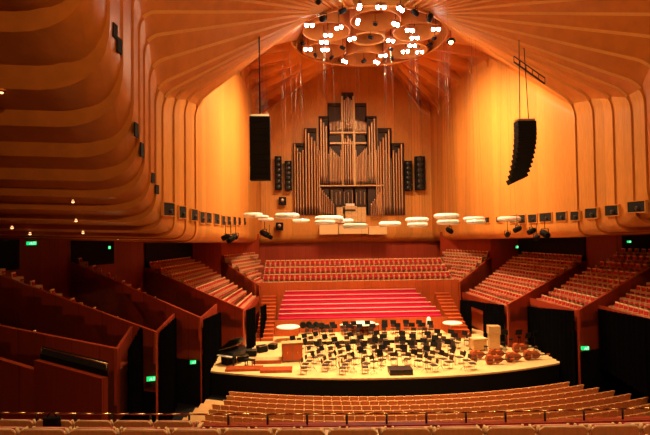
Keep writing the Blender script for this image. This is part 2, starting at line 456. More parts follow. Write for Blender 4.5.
# ------------------------------------------------------------------ black curtains
def curtain(a, b, z0, z1, z1b, label):
    a = Vector((a[0], a[1], 0)); b = Vector((b[0], b[1], 0)); L_ = (b-a).length; d = (b-a)/L_; n = Vector((-d.y, d.x, 0))
    N_ = max(24, int(L_*10)); A = []; B = []
    for i in range(N_+1):
        u = L_*i/N_; w_ = .10*math.sin(u*9.5)+.04*math.sin(u*23+1)
        p = a+d*u+n*w_; A.append(Vector((p.x, p.y, z0))); B.append(Vector((*(a+d*u+n*w_*.7).xy, z1+(z1b-z1)*i/N_)))
    mb = MB(); mb.strip(A, B, 'curtain'); th = n*.03
    mb.strip([q+th for q in B], [q+th for q in A], 'curtain')
    mb.strip(B, [q+th for q in B], 'curtain', False)
    o = mb.build('stage_curtain'); tag(o, label, 'curtain', 'black curtains under the side boxes')
    return o
curtain((11.0, 42.3), (10.35, 45.6), 0, 3.55, 3.3, 'black pleated curtain right of the doorway gap behind the double basses')
curtain((9.95, 47.7), (9.55, 49.8), 0, 3.2, 3.0, 'black pleated curtain beside the orange stairs on the right of the stage')
q = MB(); q.hexa([(10.4, 45.5, 2.5), (9.95, 47.8, 2.6), (10.0, 47.8, 2.6), (10.45, 45.5, 2.5), (10.4, 45.5, 3.3), (9.95, 47.8, 3.2), (10.0, 47.8, 3.2), (10.45, 45.5, 3.3)], 'curtain')
o = q.build('curtain_pelmet'); tag(o, 'short black pelmet over the opening between two black curtains right of stage', 'curtain')
curtain((12.95, 34.7), (13.35, 43.2), -1.6, 4.2, 3.25, 'wide black pleated curtain at the right end of the stage')
curtain((13.9, 27.6), (14.95, 35.2), .1, 4.75, 4.25, 'tall black curtain at the right edge beyond the red exit wall')
curtain((-10.95, 42.4), (-10.5, 45.0), 0, 3.5, 3.4, 'black curtain on the left of the stage behind the open piano')
curtain((-10.1, 46.4), (-9.9, 50.0), 0, 3.2, 2.9, 'black curtain beside the orange stairs on the left of the stage')
curtain((-12.95, 34.7), (-13.2, 42.8), -1.6, 4.1, 3.3, 'black curtain at the left end of the stage front')
curtain((-13.9, 27.7), (-14.95, 35.2), -1.6, 4.65, 4.2, 'black curtain between the two red walls carrying green exit signs')
curtain((-13.3, 21.15), (-15.0, 28.0), -1.6, 5.2, 4.9, 'black curtain left of the red wall with the lower exit sign')
# the back wall of the wings behind the gaps
w = MB(); w.box(11.4, 11.6, 43, 53, 0, 2.6, 'brushbox_front'); struct(w, 'wall_wing_right')
w = MB(); w.box(-11.6, -11.4, 43, 53, 0, 2.6, 'brushbox_front'); struct(w, 'wall_wing_left')

# black strip along the bottom of the partitions
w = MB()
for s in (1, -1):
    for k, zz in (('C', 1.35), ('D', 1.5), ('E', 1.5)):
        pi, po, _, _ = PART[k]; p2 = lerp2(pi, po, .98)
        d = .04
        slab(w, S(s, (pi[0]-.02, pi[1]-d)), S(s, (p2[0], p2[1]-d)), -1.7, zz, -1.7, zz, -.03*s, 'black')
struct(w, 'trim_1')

# near left tier wall with the black sloping ledge
def near_wall():
    a = at(108, 377, Y=11.6); b = at(40, 359, Y=13.4); c = at(-40, 352, Y=15)
    w = MB()
    slab(w, (a.x, a.y), (b.x, b.y), 4, a.z, 4, b.z, .15, 'brushbox'); struct(w, 'wall_tier_left')
    w = MB()
    slab(w, (b.x, b.y), (c.x, c.y), 4, b.z-.25, 4, c.z+.2, .15, 'brushbox'); struct(w, 'wall_tier_left')
    w = MB()
    up = Vector((0, 0, .13)); bk = Vector((-.12, .35, .05))
    w.hexa([a, b, b+bk, a+bk, a+up, b+up, b+bk+up*1.6, a+bk+up*1.6], 'black')
    o = w.build('ledge_cover'); tag(o, 'black sloping padded ledge on top of the near left timber wall', 'ledge')
    r = MB(); 
    for e in (.02, .98):
        p = a.lerp(b, e)+up; r.tube(p, p+Vector((0, 0, .16)), .015, 'brass')
    r.tube(a+up+Vector((0, 0, .16)), b+up+Vector((0, 0, .16)), .018, 'brass'); r.build('handrail', o)
near_wall()

# ------------------------------------------------------------------ seats
def shell_poly(w, h, r, lip=0):
    """rounded-top outline of a seat back in x,z"""
    pts = [(-w/2*.92, 0), (w/2*.92, 0), (w/2, h-r)]
    for i in range(1, 6):
        a = PI/2*i/5; pts.append((w/2-r+r*math.cos(a), h-r+r*math.sin(a)))
    pts += [(-x, z) for x, z in pts[::-1] if z > h-r-1e-6]
    return pts
def back_shell(mb, w, h, z0, y0, tilt, th, mt, r=.05):
    mx = Matrix.Translation((0, y0, z0)) @ Matrix.Rotation(tilt, 4, 'X') @ Matrix.Rotation(PI/2, 4, 'X')
    mb.prism(shell_poly(w, h, r), -th/2, th/2, mt, mx)
def seat_single(cush, simple=True):
    """stalls seat, origin on the floor, facing +y"""
    mb = MB()
    back_shell(mb, .53, .80, .12, -.16, math.radians(8), .03, 'seat_wood', .07)
    mx = Matrix.Translation((0, -.16, .40)) @ Matrix.Rotation(math.radians(12), 4, 'X')
    mb.box(-.2, .2, -.02, .03, .50, .53, 'seat_wood', mx)
    mb.box(-.21, .21, .018, .075, .04, .48, cush, mx)
    mb.box(-.22, .22, -.10, .30, .38, .46, cush)
    for s in (-1, 1):
        mb.box(s*.252-.022, s*.252+.022, -.22, .22, .60, .635, 'seat_wood'); mb.box(s*.262-.018, s*.262+.018, -.3, -.2, .84, .90, 'seat_rim'); mb.box(s*.252-.02, s*.252+.02, -.1, .1, 0, .6, 'seat_wood')
    return mb
# nearest rows: full parts
def stall_proto():
    o = empty('theatre_seat', (0, 0, 0))
    q = MB(); back_shell(q, .60, .50, .40, -.17, math.radians(12), .035, 'seat_wood', .06); q.build('back_shell', o)
    mx = Matrix.Translation((0, -.17, .40)) @ Matrix.Rotation(math.radians(12), 4, 'X')
    q = MB(); 
    q.path([mx @ Vector((x, 0, z)) for x, z in ((-.30, .44), (-.275, .49), (-.24, .505), (.24, .505), (.275, .49), (.30, .44))], .012, 'seat_rim', 6)
    q.build('top_rim', o)
    q = MB(); q.box(-.24, .24, .018, .09, .05, .47, 'magenta', mx); q.build('back_cushion', o)
    q = MB(); q.box(-.25, .25, -.10, .33, .38, .48, 'magenta'); q.build('seat_cushion', o)
    q = MB(); q.box(-.035, .035, -.08, .1, 0, .4, 'seat_wood'); q.build('pedestal', o)
    return o
def armrest():
    q = MB()
    q.box(-.032, .032, -.12, .27, .64, .68, 'seat_rim')
    q.path([Vector((-.02, -.13, .62)), Vector((-.035, -.17, .78)), Vector((-.055, -.2, .88))], .02, 'seat_rim', 6)
    q.path([Vector((.02, -.13, .62)), Vector((.035, -.17, .78)), Vector((.055, -.2, .88))], .02, 'seat_rim', 6)
    q.box(-.022, .022, -.08, .12, 0, .64, 'seat_wood')
    return q
proto = stall_proto(); arm0 = armrest().build('armrest', proto); arm0.location = (.325, 0, 0)
rown = ['short row at the handrail', 'first full row', 'second full row', 'row nearest the camera']
used = False
PITCH_S = .655
near_count = 0
for ri, (R_, zt, xa, xb) in enumerate(ROWS):
    th0 = math.asin(xa/R_); n = int((math.asin(xb/R_)-th0)*R_/PITCH_S)
    off_ = .28*ri
    th1 = math.asin(xb/R_)
    vis = []
    for j in range(n):
        th = th1-(j*PITCH_S+off_)/R_
        P = Vector((R_*math.sin(th), CEN2.y-R_*math.cos(th), zt-.92))
        d = P+Vector((0, 0, .9))-CAM; px = 325+F*d.dot(RT)/d.dot(FW)
        if px < -45 or px > 690: continue
        py = 217.5-F*d.dot(UP)/d.dot(FW)
        if py > 442: continue
        vis.append((th, P))
    for j, (th, P) in enumerate(vis[::-1]):
        o = proto if not used else copy_tree(proto); used = True
        o.location = P; o.rotation_euler.z = th
        tag(o, f'wood-backed seat, {nth(j)} from left in the {rown[ri]}', 'seat', rown[ri].replace('row', 'seats of the row', 1))
        near_count += 1

# distant stalls: one mesh each
far0 = None; idx = 0
SR = [(34.5+.93*i, -.28+.045*i, 11.3+.15*i, 11.8+.55*i) for i in range(9)]
fm = seat_single('magenta')
PAR = Vector((0, 0, 0))
def parapet_y(px):
    t = -6+(px-305)/500*8.9; p = Vector((t, 110-math.sqrt(101.25**2-t*t), 6.61)); d = p-CAM
    return 217.5-F*d.dot(UP)/d.dot(FW)
for i, (R_, zt, hl, hr) in enumerate(SR):
    n = int((hl+hr)/.56); k = 0
    for j in range(n):
        th = (hr-(j+.5)*.56)/R_
        P = Vector((R_*math.sin(th), CEN.y-R_*math.cos(th), zt-.93))
        d = P+Vector((0, 0, .93))-CAM; px = 325+F*d.dot(RT)/d.dot(FW); py = 217.5-F*d.dot(UP)/d.dot(FW)
        if px > 655 or py > parapet_y(px)+.5: continue
        if far0 is None: far0 = fm.build('stalls_seat'); o = far0
        else: o = far0.copy(); COL.objects.link(o)
        o.location = P; o.rotation_euler.z = th; idx += 1
        tag(o, f'small wood-backed seat, {nth(k)} from the right in the {nth(i)} row below the stage', 'seat', 'stalls seats below the stage'); k += 1
print('STALLS', idx)
w = MB()
for i, (R_, zt, hl, hr) in enumerate(SR):
    ringstep(R_-.47, R_+.47, -hl-1.5, hr+.1, -1.69, zt-.935, 'stalls_floor', w, 20)
struct(w, 'floor_stalls')

# side box seats: red cushions in wooden shells; the 300 that show largest are objects, the rest one mesh
def box_seat(mb, mx=None):
    mx = mx or Matrix.Identity(4)
    t = mx @ Matrix.Translation((0, -.18, .38)) @ Matrix.Rotation(math.radians(10), 4, 'X')
    mb.box(-.26, .26, -.03, .02, 0, .48, 'seat_wood', t)
    mb.box(-.26, .26, -.04, .05, .46, .53, 'seat_rim', t)
    mb.box(-.19, .19, .02, .08, .04, .42, 'red_seat', t)
    mb.box(-.22, .22, -.12, .28, .36, .45, 'red_seat', mx)
    for s in (-1, 1): mb.box(s*.255-.04, s*.255+.04, -.18, .22, .2, .60, 'seat_arm', mx); mb.box(s*.255-.02, s*.255+.02, -.1, .05, 0, .2, 'seat_wood', mx)
    return mb
def face_dir(s, k):
    if k == 'U': return PI
    pi, po, _, _ = PART[k]; a = Vector(FAR[k][0])-Vector(pi)
    # facing is perpendicular to the row, towards the hall's axis
    d = Vector((-a.y, a.x)) if True else None
    if d.x > 0: d = -d
    d.x *= s
    return math.atan2(d.y, d.x)-PI/2
keep = []; rest = []
for sp in seat_spots:
    s, k, i, j, ns, P = sp
    d = P+Vector((0, 0, .8))-CAM; px = 325+F*d.dot(RT)/d.dot(FW)
    if s == -1 and k in 'CDE' and j > 0: continue
    if px < -8 or px > 658: continue
    (rest if k == 'U' or k == 'A' else keep).append(sp)
keep.sort(key=lambda q: (q[5]-CAM).length)
rest += keep[300:]; keep = keep[:300]
b0 = None
for s, k, i, j, ns, P in keep:
    if b0 is None: b0 = box_seat(MB()).build('box_seat'); o = b0
    else: o = b0.copy(); COL.objects.link(o)
    o.location = P; o.rotation_euler.z = face_dir(s, k)
    side = 'right' if s > 0 else 'left'
    tag(o, f'red seat, {nth(j)} from near partition, {nth(i)} row up, {BOXNAME[k]} {side} box', 'seat', f'red seats of the {BOXNAME[k]} {side} side box')
mb = MB()
for s, k, i, j, ns, P in rest:
    box_seat(mb, Matrix.Translation(P) @ Matrix.Rotation(face_dir(s, k), 4, 'Z'))
o = mb.build('box_seats'); tag(o, 'rows of red and wood seats in the upper choir gallery and the farthest side boxes', 'seats', kind='stuff')

# handrail in front of the circle
rl = empty('circle_handrail', (0, 9.0, 6.2)); tag(rl, 'thin brass handrail on short dark posts in front of the nearest seat rows', 'handrail')
q = MB()
RR = 101.25
pts = [Vector((RR*math.sin(t), CEN2.y-RR*math.cos(t), 6.79+0*t))-rl.location for t in [(-13+19*i/60)/RR for i in range(61)]]
q.path(pts, .016, 'brass', 6); q.build('rail', rl)
for j in range(24):
    t = (-13+.70*j)/RR; p = Vector((RR*math.sin(t), CEN2.y-RR*math.cos(t), 0))
    q = MB(); q.tube((p.x-rl.location.x, p.y-rl.location.y, .40), (p.x-rl.location.x, p.y-rl.location.y, .59), .02, 'ebony'); q.build('post', rl)
# ------------------------------------------------------------------ pipe organ
OY = 69.3
def opx(px, py, Y=OY): return at(px, py, Y=Y)
oc = opx(350, 220); org = empty('pipe_organ', (oc.x, OY, oc.z)); tag(org, 'tall stepped pipe organ with grey metal pipes on the back wall', 'organ')
OL = Vector(org.location)
def obox(name, x0, x1, y0, y1, yn, yf, mt):
    a = opx(x0, y1, yn); b = opx(x1, y0, yn); q = MB()
    q.box(a.x-OL.x, b.x-OL.x, yn-OL.y, yf-OL.y, min(a.z, b.z)-OL.z, max(a.z, b.z)-OL.z, mt); return q.build(name, org)
# dark recesses behind each tower
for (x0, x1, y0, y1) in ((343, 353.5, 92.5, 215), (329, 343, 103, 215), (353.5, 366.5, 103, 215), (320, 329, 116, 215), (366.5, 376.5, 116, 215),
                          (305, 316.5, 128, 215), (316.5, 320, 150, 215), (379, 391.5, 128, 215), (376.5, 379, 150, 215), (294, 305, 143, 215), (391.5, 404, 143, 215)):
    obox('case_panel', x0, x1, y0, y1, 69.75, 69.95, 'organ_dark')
# tower caps
for (x0, x1, y0, y1) in ((343, 353.5, 92.5, 96.5), (329, 343, 103, 106), (353.5, 366.5, 103, 106), (320, 327.5, 116, 118), (368.5, 376.5, 116, 118),
                          (305, 316.5, 128, 132), (379, 391.5, 128, 132), (294, 303.5, 143, 146), (394, 404, 143, 146)):
    obox('tower_cap', x0, x1, y0, y1, 69.2, 69.75, 'organ_void')
for (x0, x1, y) in ((330, 366.5, 132.5), (330, 366.5, 143), (320, 384, 185.5)):
    obox('organ_shelf', x0, x1, y-.9, y+.9, 68.9, 69.7, 'organ_wood')
for x in (342.6, 354.2): obox('organ_post', x-.4, x+.4, 96, 185, 69.0, 69.4, 'organ_wood')
for (x0, x1, y0, y1) in ((343, 357, 206, 214), (337, 345, 207, 222), (357, 366, 207, 222), (344, 357, 214, 222)):
    obox('console_case', x0, x1, y0, y1, 68.6, 69.6, 'organ_wood')
obox('keyboard', 344.5, 355.5, 209.3, 211, 68.45, 68.6, 'ebony')
obox('music_desk', 345.5, 354.5, 203.5, 206, 68.7, 68.8, 'white')
# pipes: (x, y of top, y of foot, width px, y plane, material)
pipes = []
def flue(px, yt, yb, wpx, Y=69.0, mt='pipe'): pipes.append((px, yt, yb, wpx*.9, Y, mt))
for i, x in enumerate((344.7, 346.6, 348.4, 350.2, 352.0)): flue(x, 97+abs(i-2)*1.6, 131.5, 1.5)
for i in range(9): flue(330.2+i*1.45, 122-i*.3, 131.5, 1.1); flue(355.2+i*1.35, 119.6+i*.3, 131.5, 1.1)
for i, (x, y) in enumerate(((321.6, 118.5), (324.2, 122.5), (326.8, 126))): flue(x, y, 183, 2.1)
for i, (x, y) in enumerate(((370, 126), (372.7, 122), (375.3, 118))): flue(x, y, 183, 2.1)
for i in range(5): flue(343.6+i*2.4, 141-3*(2-abs(i-2))*.9, 184.5, 1.8, 68.9)
for i in range(8): flue(330.5+i*1.55, 147+i*1.6 if i < 7 else 150, 184.5, 1.25); flue(367-i*1.5, 147+i*1.6 if i < 7 else 150, 184.5, 1.25)
for i in range(4): flue(306.6+i*2.9, 129+4*i, 214, 2.2); flue(390.2-i*2.9, 129.5+4*i, 214, 2.2)
for i in range(4): flue(295.4+i*2.7, 143.8+4.4*i if i < 3 else 150, 215, 2.0); flue(402.6-i*2.7, 144+4.4*i if i < 3 else 150, 215, 2.0)
for i in range(2): flue(317.8+i*2, 146+4*i, 215, 1.7); flue(379.2-i*2, 146+4*i, 215, 1.7)
for i in range(6): flue(321.5+i*1.9, 150+i, 184.5, 1.3, 69.3, 'pipe_dark'); flue(376-i*1.5, 150+i, 184.5, 1.2, 69.3, 'pipe_dark')
for i in range(8): flue(321+i*1.8, 188+i*2.2, 215, 1.3); flue(384-i*1.8, 188+i*2.2, 217, 1.3)
for i in range(9): flue(332+i*4.1, 190+2.5*abs(math.sin(i*1.3)), 205, 1.3, 69.2, 'pipe_dark')
for i in range(5): flue(386+i*1.0*1.5, 150+2*i, 215, 1.1, 69.4, 'pipe_dark')
for n_, (px, yt, yb, wpx, Y, mt) in enumerate(pipes):
    a = opx(px, yb, Y); b = opx(px, yt, Y); r = wpx/2*Y/F; q = MB(); h = b.z-a.z
    fr = min(.12*h, 1.2)
    q.lathe([(r*.25, 0), (r, fr), (r, fr+.02), (r*.93, fr+.1), (r, fr+.22), (r, h-.25), (r*1.06, h-.22), (r*1.06, h-.12), (r, h-.1), (r, h)], mt, 10, None, True)
    q.build('organ_pipe', org, (a.x-OL.x, Y-OL.y, a.z-OL.z))
# pale balcony boxes under the organ
for (x0, x1, y0, y1, lb) in ((319.5, 338, 224.5, 234.5, 'left'), (339, 368, 225, 234, 'centre'), (369, 387, 226.5, 234.5, 'right')):
    a = at(x0, y1, Y=67.8); b = at(x1, y0, Y=67.8)
    q = MB(); q.box(a.x, b.x, 67.8, 70.6, a.z, b.z, 'birch_pale'); q.box(a.x-.03, b.x+.03, 67.72, 67.9, b.z, b.z+.1, 'seat_rim')
    tag(q.build('organ_balcony'), f'pale timber balcony box below the organ, the {lb} one of three', 'balcony', 'pale balcony boxes under the organ')
# brass ornament on the pale box, wall speakers, small lamps boxes
def column_speaker(x0, x1, y0, y1, Y, lb):
    a = at(x0, y1, Y=Y); b = at(x1, y0, Y=Y); o = empty('column_speaker', ((a.x+b.x)/2, Y, a.z)); hw = (b.x-a.x)/2; h = b.z-a.z
    tag(o, lb, 'speaker', 'black wall speakers beside the organ')
    q = MB(); q.box(-hw, hw, -.3, .55, 0, h, 'black'); q.build('cabinet', o)
    q = MB()
    for i in range(6):
        z = h*(i+.5)/6; q.lathe([(hw*.7, 0), (hw*.55, .03), (hw*.1, .05)], 'black_gloss', 12, Matrix.Translation((0, -.3, z)) @ Matrix.Rotation(PI/2, 4, 'X'))
    q.build('driver_row', o)
    q = MB()
    q.box(-hw*.5, hw*.5, .3, 1.0, h*.2, h*.25, 'metal'); q.box(-hw*.5, hw*.5, .3, 1.0, h*.75, h*.8, 'metal'); q.build('bracket', o)
column_speaker(275, 281.5, 156.5, 190, 69, 'tall black wall speaker, outer one left of the organ')
column_speaker(285, 291.5, 161, 190.5, 69, 'slimmer black wall speaker next to the left organ pipes')
column_speaker(405, 411.8, 161, 190.5, 69, 'slimmer black wall speaker next to the right organ pipes')
column_speaker(415.5, 424.5, 156.5, 190, 69, 'tall black wall speaker, outer one right of the organ')
def ptz(px, py, Y, lb):
    p = at(px, py, Y=Y); o = empty('wall_projector', p); tag(o, lb, 'projector', 'small boxes on the back wall')
    q = MB(); q.box(-.5, .5, -.2, .3, -.55, .55, 'black'); q.build('housing', o)
    q = MB(); q.lathe([(.26, 0), (.24, .15), (.1, .16)], 'metal', 14, Matrix.Translation((0, -.2, .1)) @ Matrix.Rotation(PI/2, 4, 'X')); q.build('lens', o)
    q = MB(); q.box(-.15, .15, .3, 1.2, -.1, .1, 'metal'); q.build('wall_bracket', o)
ptz(282.5, 201, 69.2, 'small dark square projector box on the wall left of the organ')
ptz(439.5, 201, 69.2, 'small dark square projector box on the wall right of the organ')
ptz(279.5, 226.5, 69.0, 'small dark lamp box just under the clear rings, left of the organ')

# ------------------------------------------------------------------ cloud rings
RG = [(253, 215, 22), (266, 219.5, 18), (287, 216, 28), (301, 221, 20), (329, 219, 32), (325, 222.5, 24), (345, 221, 20), (355, 226, 28), (390, 224, 25), (417, 220, 26), (417.5, 225, 24), (446.5, 216.3, 28), (448, 222.3, 26), (474, 219, 24), (476, 222, 22), (509, 219, 26), (262, 217, 16)]
RZ = 10.9
for n_, (px, py, w_) in enumerate(RG):
    Y = 42+ (28-w_)*.55 if w_ > 18 else 48
    if n_ in (5, 10, 12, 14, 16, 7, 4): Y -= {16: 5, 5: 6, 4: -1}.get(n_, 6)
    p = at(px, py, Y=Y); r = w_/2*Y/F-.1
    o = empty('acoustic_ring', p)
    tag(o, f'clear glowing acoustic ring hanging above the stage, {nth(sorted([q[0] for q in RG]).index(px))} from the left', 'acoustic reflector', 'clear acoustic rings over the stage')
    q = MB(); q.torus(r*.74, r*.26, 'acrylic', 36, 10, None, .85); q.build('ring', o)
    q = MB()
    for k in range(3):
        a = 2*PI*k/3+n_; z1 = 27-p.z
        q.tube((r*.78*math.cos(a), r*.78*math.sin(a), .1), (r*.3*math.cos(a), r*.3*math.sin(a), 26.5-p.z), .006, 'ebony', 4)
    q.build('suspension_wires', o)
# low discs close to the orchestra
for (px, py, w_, Y, lb) in ((288, 327, 24, 46.5, 'beside the left stairs'), (363, 323.5, 26, 47.5, 'hanging behind the rear music stands'), (452.5, 323, 20, 46.5, 'beside the right stairs')):
    p = at(px, py, Y=Y); r = w_/2*Y/F; o = empty('low_acoustic_disc', p)
    tag(o, f'white flat acoustic disc low over the stage, {lb}', 'acoustic reflector', 'low white discs at the back of the stage')
    q = MB(); q.lathe([(r*.2, -.12), (r*.9, -.07), (r, 0), (r*.9, .08), (r*.2, .12)], 'white', 28); q.build('disc', o)
    q = MB(); q.tube((0, 0, .1), (0, 0, 27-p.z), .006, 'ebony', 4); q.build('suspension_wire', o)

# ------------------------------------------------------------------ line arrays
def line_array(name_lb, px, ytop, ybot, wpx, Y, curve, n, lean=0):
    top = at(px, ytop, Y=Y); bot = at(px, ybot, Y=Y); o = empty('line_array', (top.x, Y, bot.z)); tag(o, name_lb, 'speaker array', 'hanging black line arrays')
    w = wpx*Y/F; h = top.z-bot.z; seg = h/n; ang = 0; pos = Vector((0, 0, h))
    for i in range(n):
        f = i/(n-1); ang = curve*f
        mx = Matrix.Translation(pos) @ Matrix.Rotation(-ang, 4, 'Y') @ Matrix.Rotation(-ang*.3, 4, 'X')
        q = MB(); q.hexa([mx @ Vector(v) for v in ((-w/2, -.35, -seg), (w/2, -.35, -seg), (w/2, .4, -seg), (-w/2, .4, -seg), (-w/2, -.35, -.02), (w/2, -.35, -.02), (w/2, .4, -.01), (-w/2, .4, -.01))], 'black')
        q.box(-w*.46, w*.46, -.36, -.34, -seg*.9, -seg*.1, 'black', mx)
        q.build('speaker_module', o)
        pos = pos + Vector((-math.sin(ang)*seg*(1 if curve else 0), 0, -math.cos(ang)*seg))*1.0
    q = MB(); q.box(-w*.45, w*.45, -.3, .4, h, h+.14, 'metal'); q.build('rigging_frame', o)
    return o, w, h, top
o, w, h, top = line_array('straight tall black line array hanging at left before the pale side wall', 260, 117, 180.5, 20, 35, 0.0, 10)
q = MB(); q.tube((0, 0, h+.1), (0, 0, 27.0-o.location.z), .05, 'black', 6); q.build('hanging_cable', o)
o, w, h, top = line_array('curved black line array hanging at right, its foot swung toward the stage', 525, 121.5, 182.5, 19, 33, .42, 12)
for x, px2, py2 in ((-.35, 519, 40), (.25, 524, 48)):
    e = at(px2, py2, Y=33)-Vector(o.location)
    q = MB(); q.tube((x, 0, h+.1), e, .03, 'black', 5); q.build('hanging_cable', o)
# rigging bar the right array hangs from
p1 = at(514, 62, Y=33.4); p2 = at(545, 84, Y=32.9)
q = MB(); q.tube(p1, p2, .06, 'ebony'); q.tube(p1+Vector((0, 0, .4)), p2+Vector((0, 0, .4)), .04, 'ebony')
for k in range(6): q.tube(p1.lerp(p2, k/5), p1.lerp(p2, k/5)+Vector((0, 0, .4)), .03, 'ebony')
tag(q.build('rigging_truss'), 'slanting dark rigging truss under the ceiling above the curved line array', 'truss')

# ------------------------------------------------------------------ crown lamps
LAMPS = [(309.5, 26, 0), (339, 28.5, 40), (328, 36, 0), (352, 39.5, 35), (324, 43, 0), (325, 50.5, 0), (308, 50, 0), (344.5, 62, -50), (359.4, 8, 90), (357.8, 22.5, 90),
         (400.6, 10, -50), (395.7, 25, -35), (410, 31, -10), (414.7, 38.6, 0), (412.3, 46.4, 0), (390.6, 41.5, -15), (405.5, 52.3, 10), (419.6, 52.8, 10), (436, 30, 0), (383, 56.4, 15), (376.6, 62.8, -50), (381, 8, 0)]
lm0 = empty('crown_floodlight', (0, 0, 0))
q = MB(); q.box(-.38, .38, -.13, .13, .14, .38, 'riser_wood'); q.build('housing', lm0)
for x in (-.23, .23):
    q = MB(); q.sphere((x, 0, .06), .15, 'lamp', 10); q.build('bulb', lm0)
q = MB(); q.tube((0, 0, .5), (0, 0, 1.6), .03, 'black'); q.build('stem', lm0)
LW = []
lampspots = []
for n_, (px, py, a) in enumerate(LAMPS):
    p = at(px, py, Z=26.7)
    o = lm0 if n_ == 0 else copy_tree(lm0); o.location = p; o.rotation_euler.z = math.radians(-a)*1.0
    side = 'left' if px < 356 else 'right'
    rk = sorted(LAMPS, key=lambda q: q[1]).index(LAMPS[n_])
    tag(o, f'bright twin-bulb floodlight in the ceiling crown, {side} half, {nth(rk)} counted from the top', 'lamp', 'lit floodlights in the ceiling crown')
    lampspots.append(p)
# single side lamps
for (px, py, lb) in ((281, 37, 'single warm lamp on the ceiling just left of the crown'), (451, 42, 'single warm lamp on the ceiling just right of the crown')):
    p = at(px, py, Z=26.2); o = empty('ceiling_lamp', p); tag(o, lb, 'lamp', 'single lamps beside the crown')
    q = MB(); q.lathe([(.4, .02), (.3, .25), (.1, .35)], 'black', 12); q.build('lamp_shade', o)
    q = MB(); q.sphere((0, 0, 0), .2, 'lamp_warm'); q.build('bulb', o)
    q = MB(); q.tube((0, 0, .3), (0, 0, 1.4), .03, 'black'); q.build('stem', o)
# circular lobes of the crown
for k in range(6):
    a = PI/6+k*PI/3; c = Vector((4.55*math.cos(a), 45+4.55*math.sin(a), 27.3))
    q = MB(); q.torus(2.05, .06, 'birch_shaded', 36, 6); q.lathe([(2.08, 0), (2.12, 1.5)], 'birch_shaded', 36, None, True, False)
    o = q.build('crown_hoop', None, c); tag(o, f'circular timber hoop in the ceiling crown, {nth(k)} going round from the back right', 'ceiling hoop', 'timber hoops in the ceiling crown')
q = MB(); q.lathe([(1.5, 0), (1.6, .7), (1.3, 3.3)], 'birch_shaded', 32, None, True, False); q.torus(1.5, .1, 'birch_lit_edge', 32)
tag(q.build('crown_drum', None, (0, 45, 27.6)), 'central round timber drum of the ceiling crown', 'ceiling hoop')
DK = [(339, 12.5, 1.2), (321.5, 19, 1.5), (304, 43.5, 1.0), (345, 49, 1.0), (316, 57, .9), (330, 59, .9), (362, 62, 1.0), (318, 2, 1.2), (372.5, 38, .9), (418, 15, 1.2), (429, 21, 1.3), (427, 46.5, 1.0), (433, 39, .9), (376, 24.5, .9), (393, 50, .9), (393, 60, .9)]
d0 = empty('stage_spotlight', (0, 0, 0))
q = MB(); q.lathe([(.2, 0), (.24, .1), (.24, .55), (.14, .75)], 'black', 12, Matrix.Rotation(math.radians(65), 4, 'Y')); q.build('lamp_body', d0)
q = MB(); q.path([Vector((.3, -.3, .1)), Vector((.3, -.3, .5)), Vector((.3, .3, .5)), Vector((.3, .3, .1))], .03, 'black'); q.tube((.3, 0, .5), (.3, 0, 1.5), .03, 'black'); q.build('yoke', d0)
first = True
def dark_spot(p, sc, a, lb, grp):
    global first
    o = d0 if first else copy_tree(d0); first = False
    o.location = p; o.scale = (sc, sc, sc); o.rotation_euler.z = a; tag(o, lb, 'spotlight', grp)
for n_, (px, py, sc) in enumerate(DK):
    dark_spot(at(px, py, Z=26.8), sc*.7, n_*1.1, f'unlit black spotlight hanging in the ceiling crown, {nth(sorted(DK).index(DK[n_]))} from the left', 'unlit spotlights in the ceiling crown')
LOW = [(222, 239, 36, 1.1), (228, 241, 37.5, 1.3), (236, 238, 39, 1.0), (268, 235.5, 60, 2.0), (272, 238, 63, 1.5), (507, 236, 37, 1.0), (514, 231, 39.5, 1.2), (528, 233, 38, 1.2), (536, 239, 36, 1.0), (548, 236, 36, 1.4), (541, 231, 41, 1.0), (452, 232, 56, 1.6)]
for n_, (px, py, Y, sc) in enumerate(LOW):
    dark_spot(at(px, py, Y=Y), sc*.75, n_*.9, f'black spotlight hung below the edge of the pale wall, {nth(n_)} from the left', 'black spotlights under the wall edge')

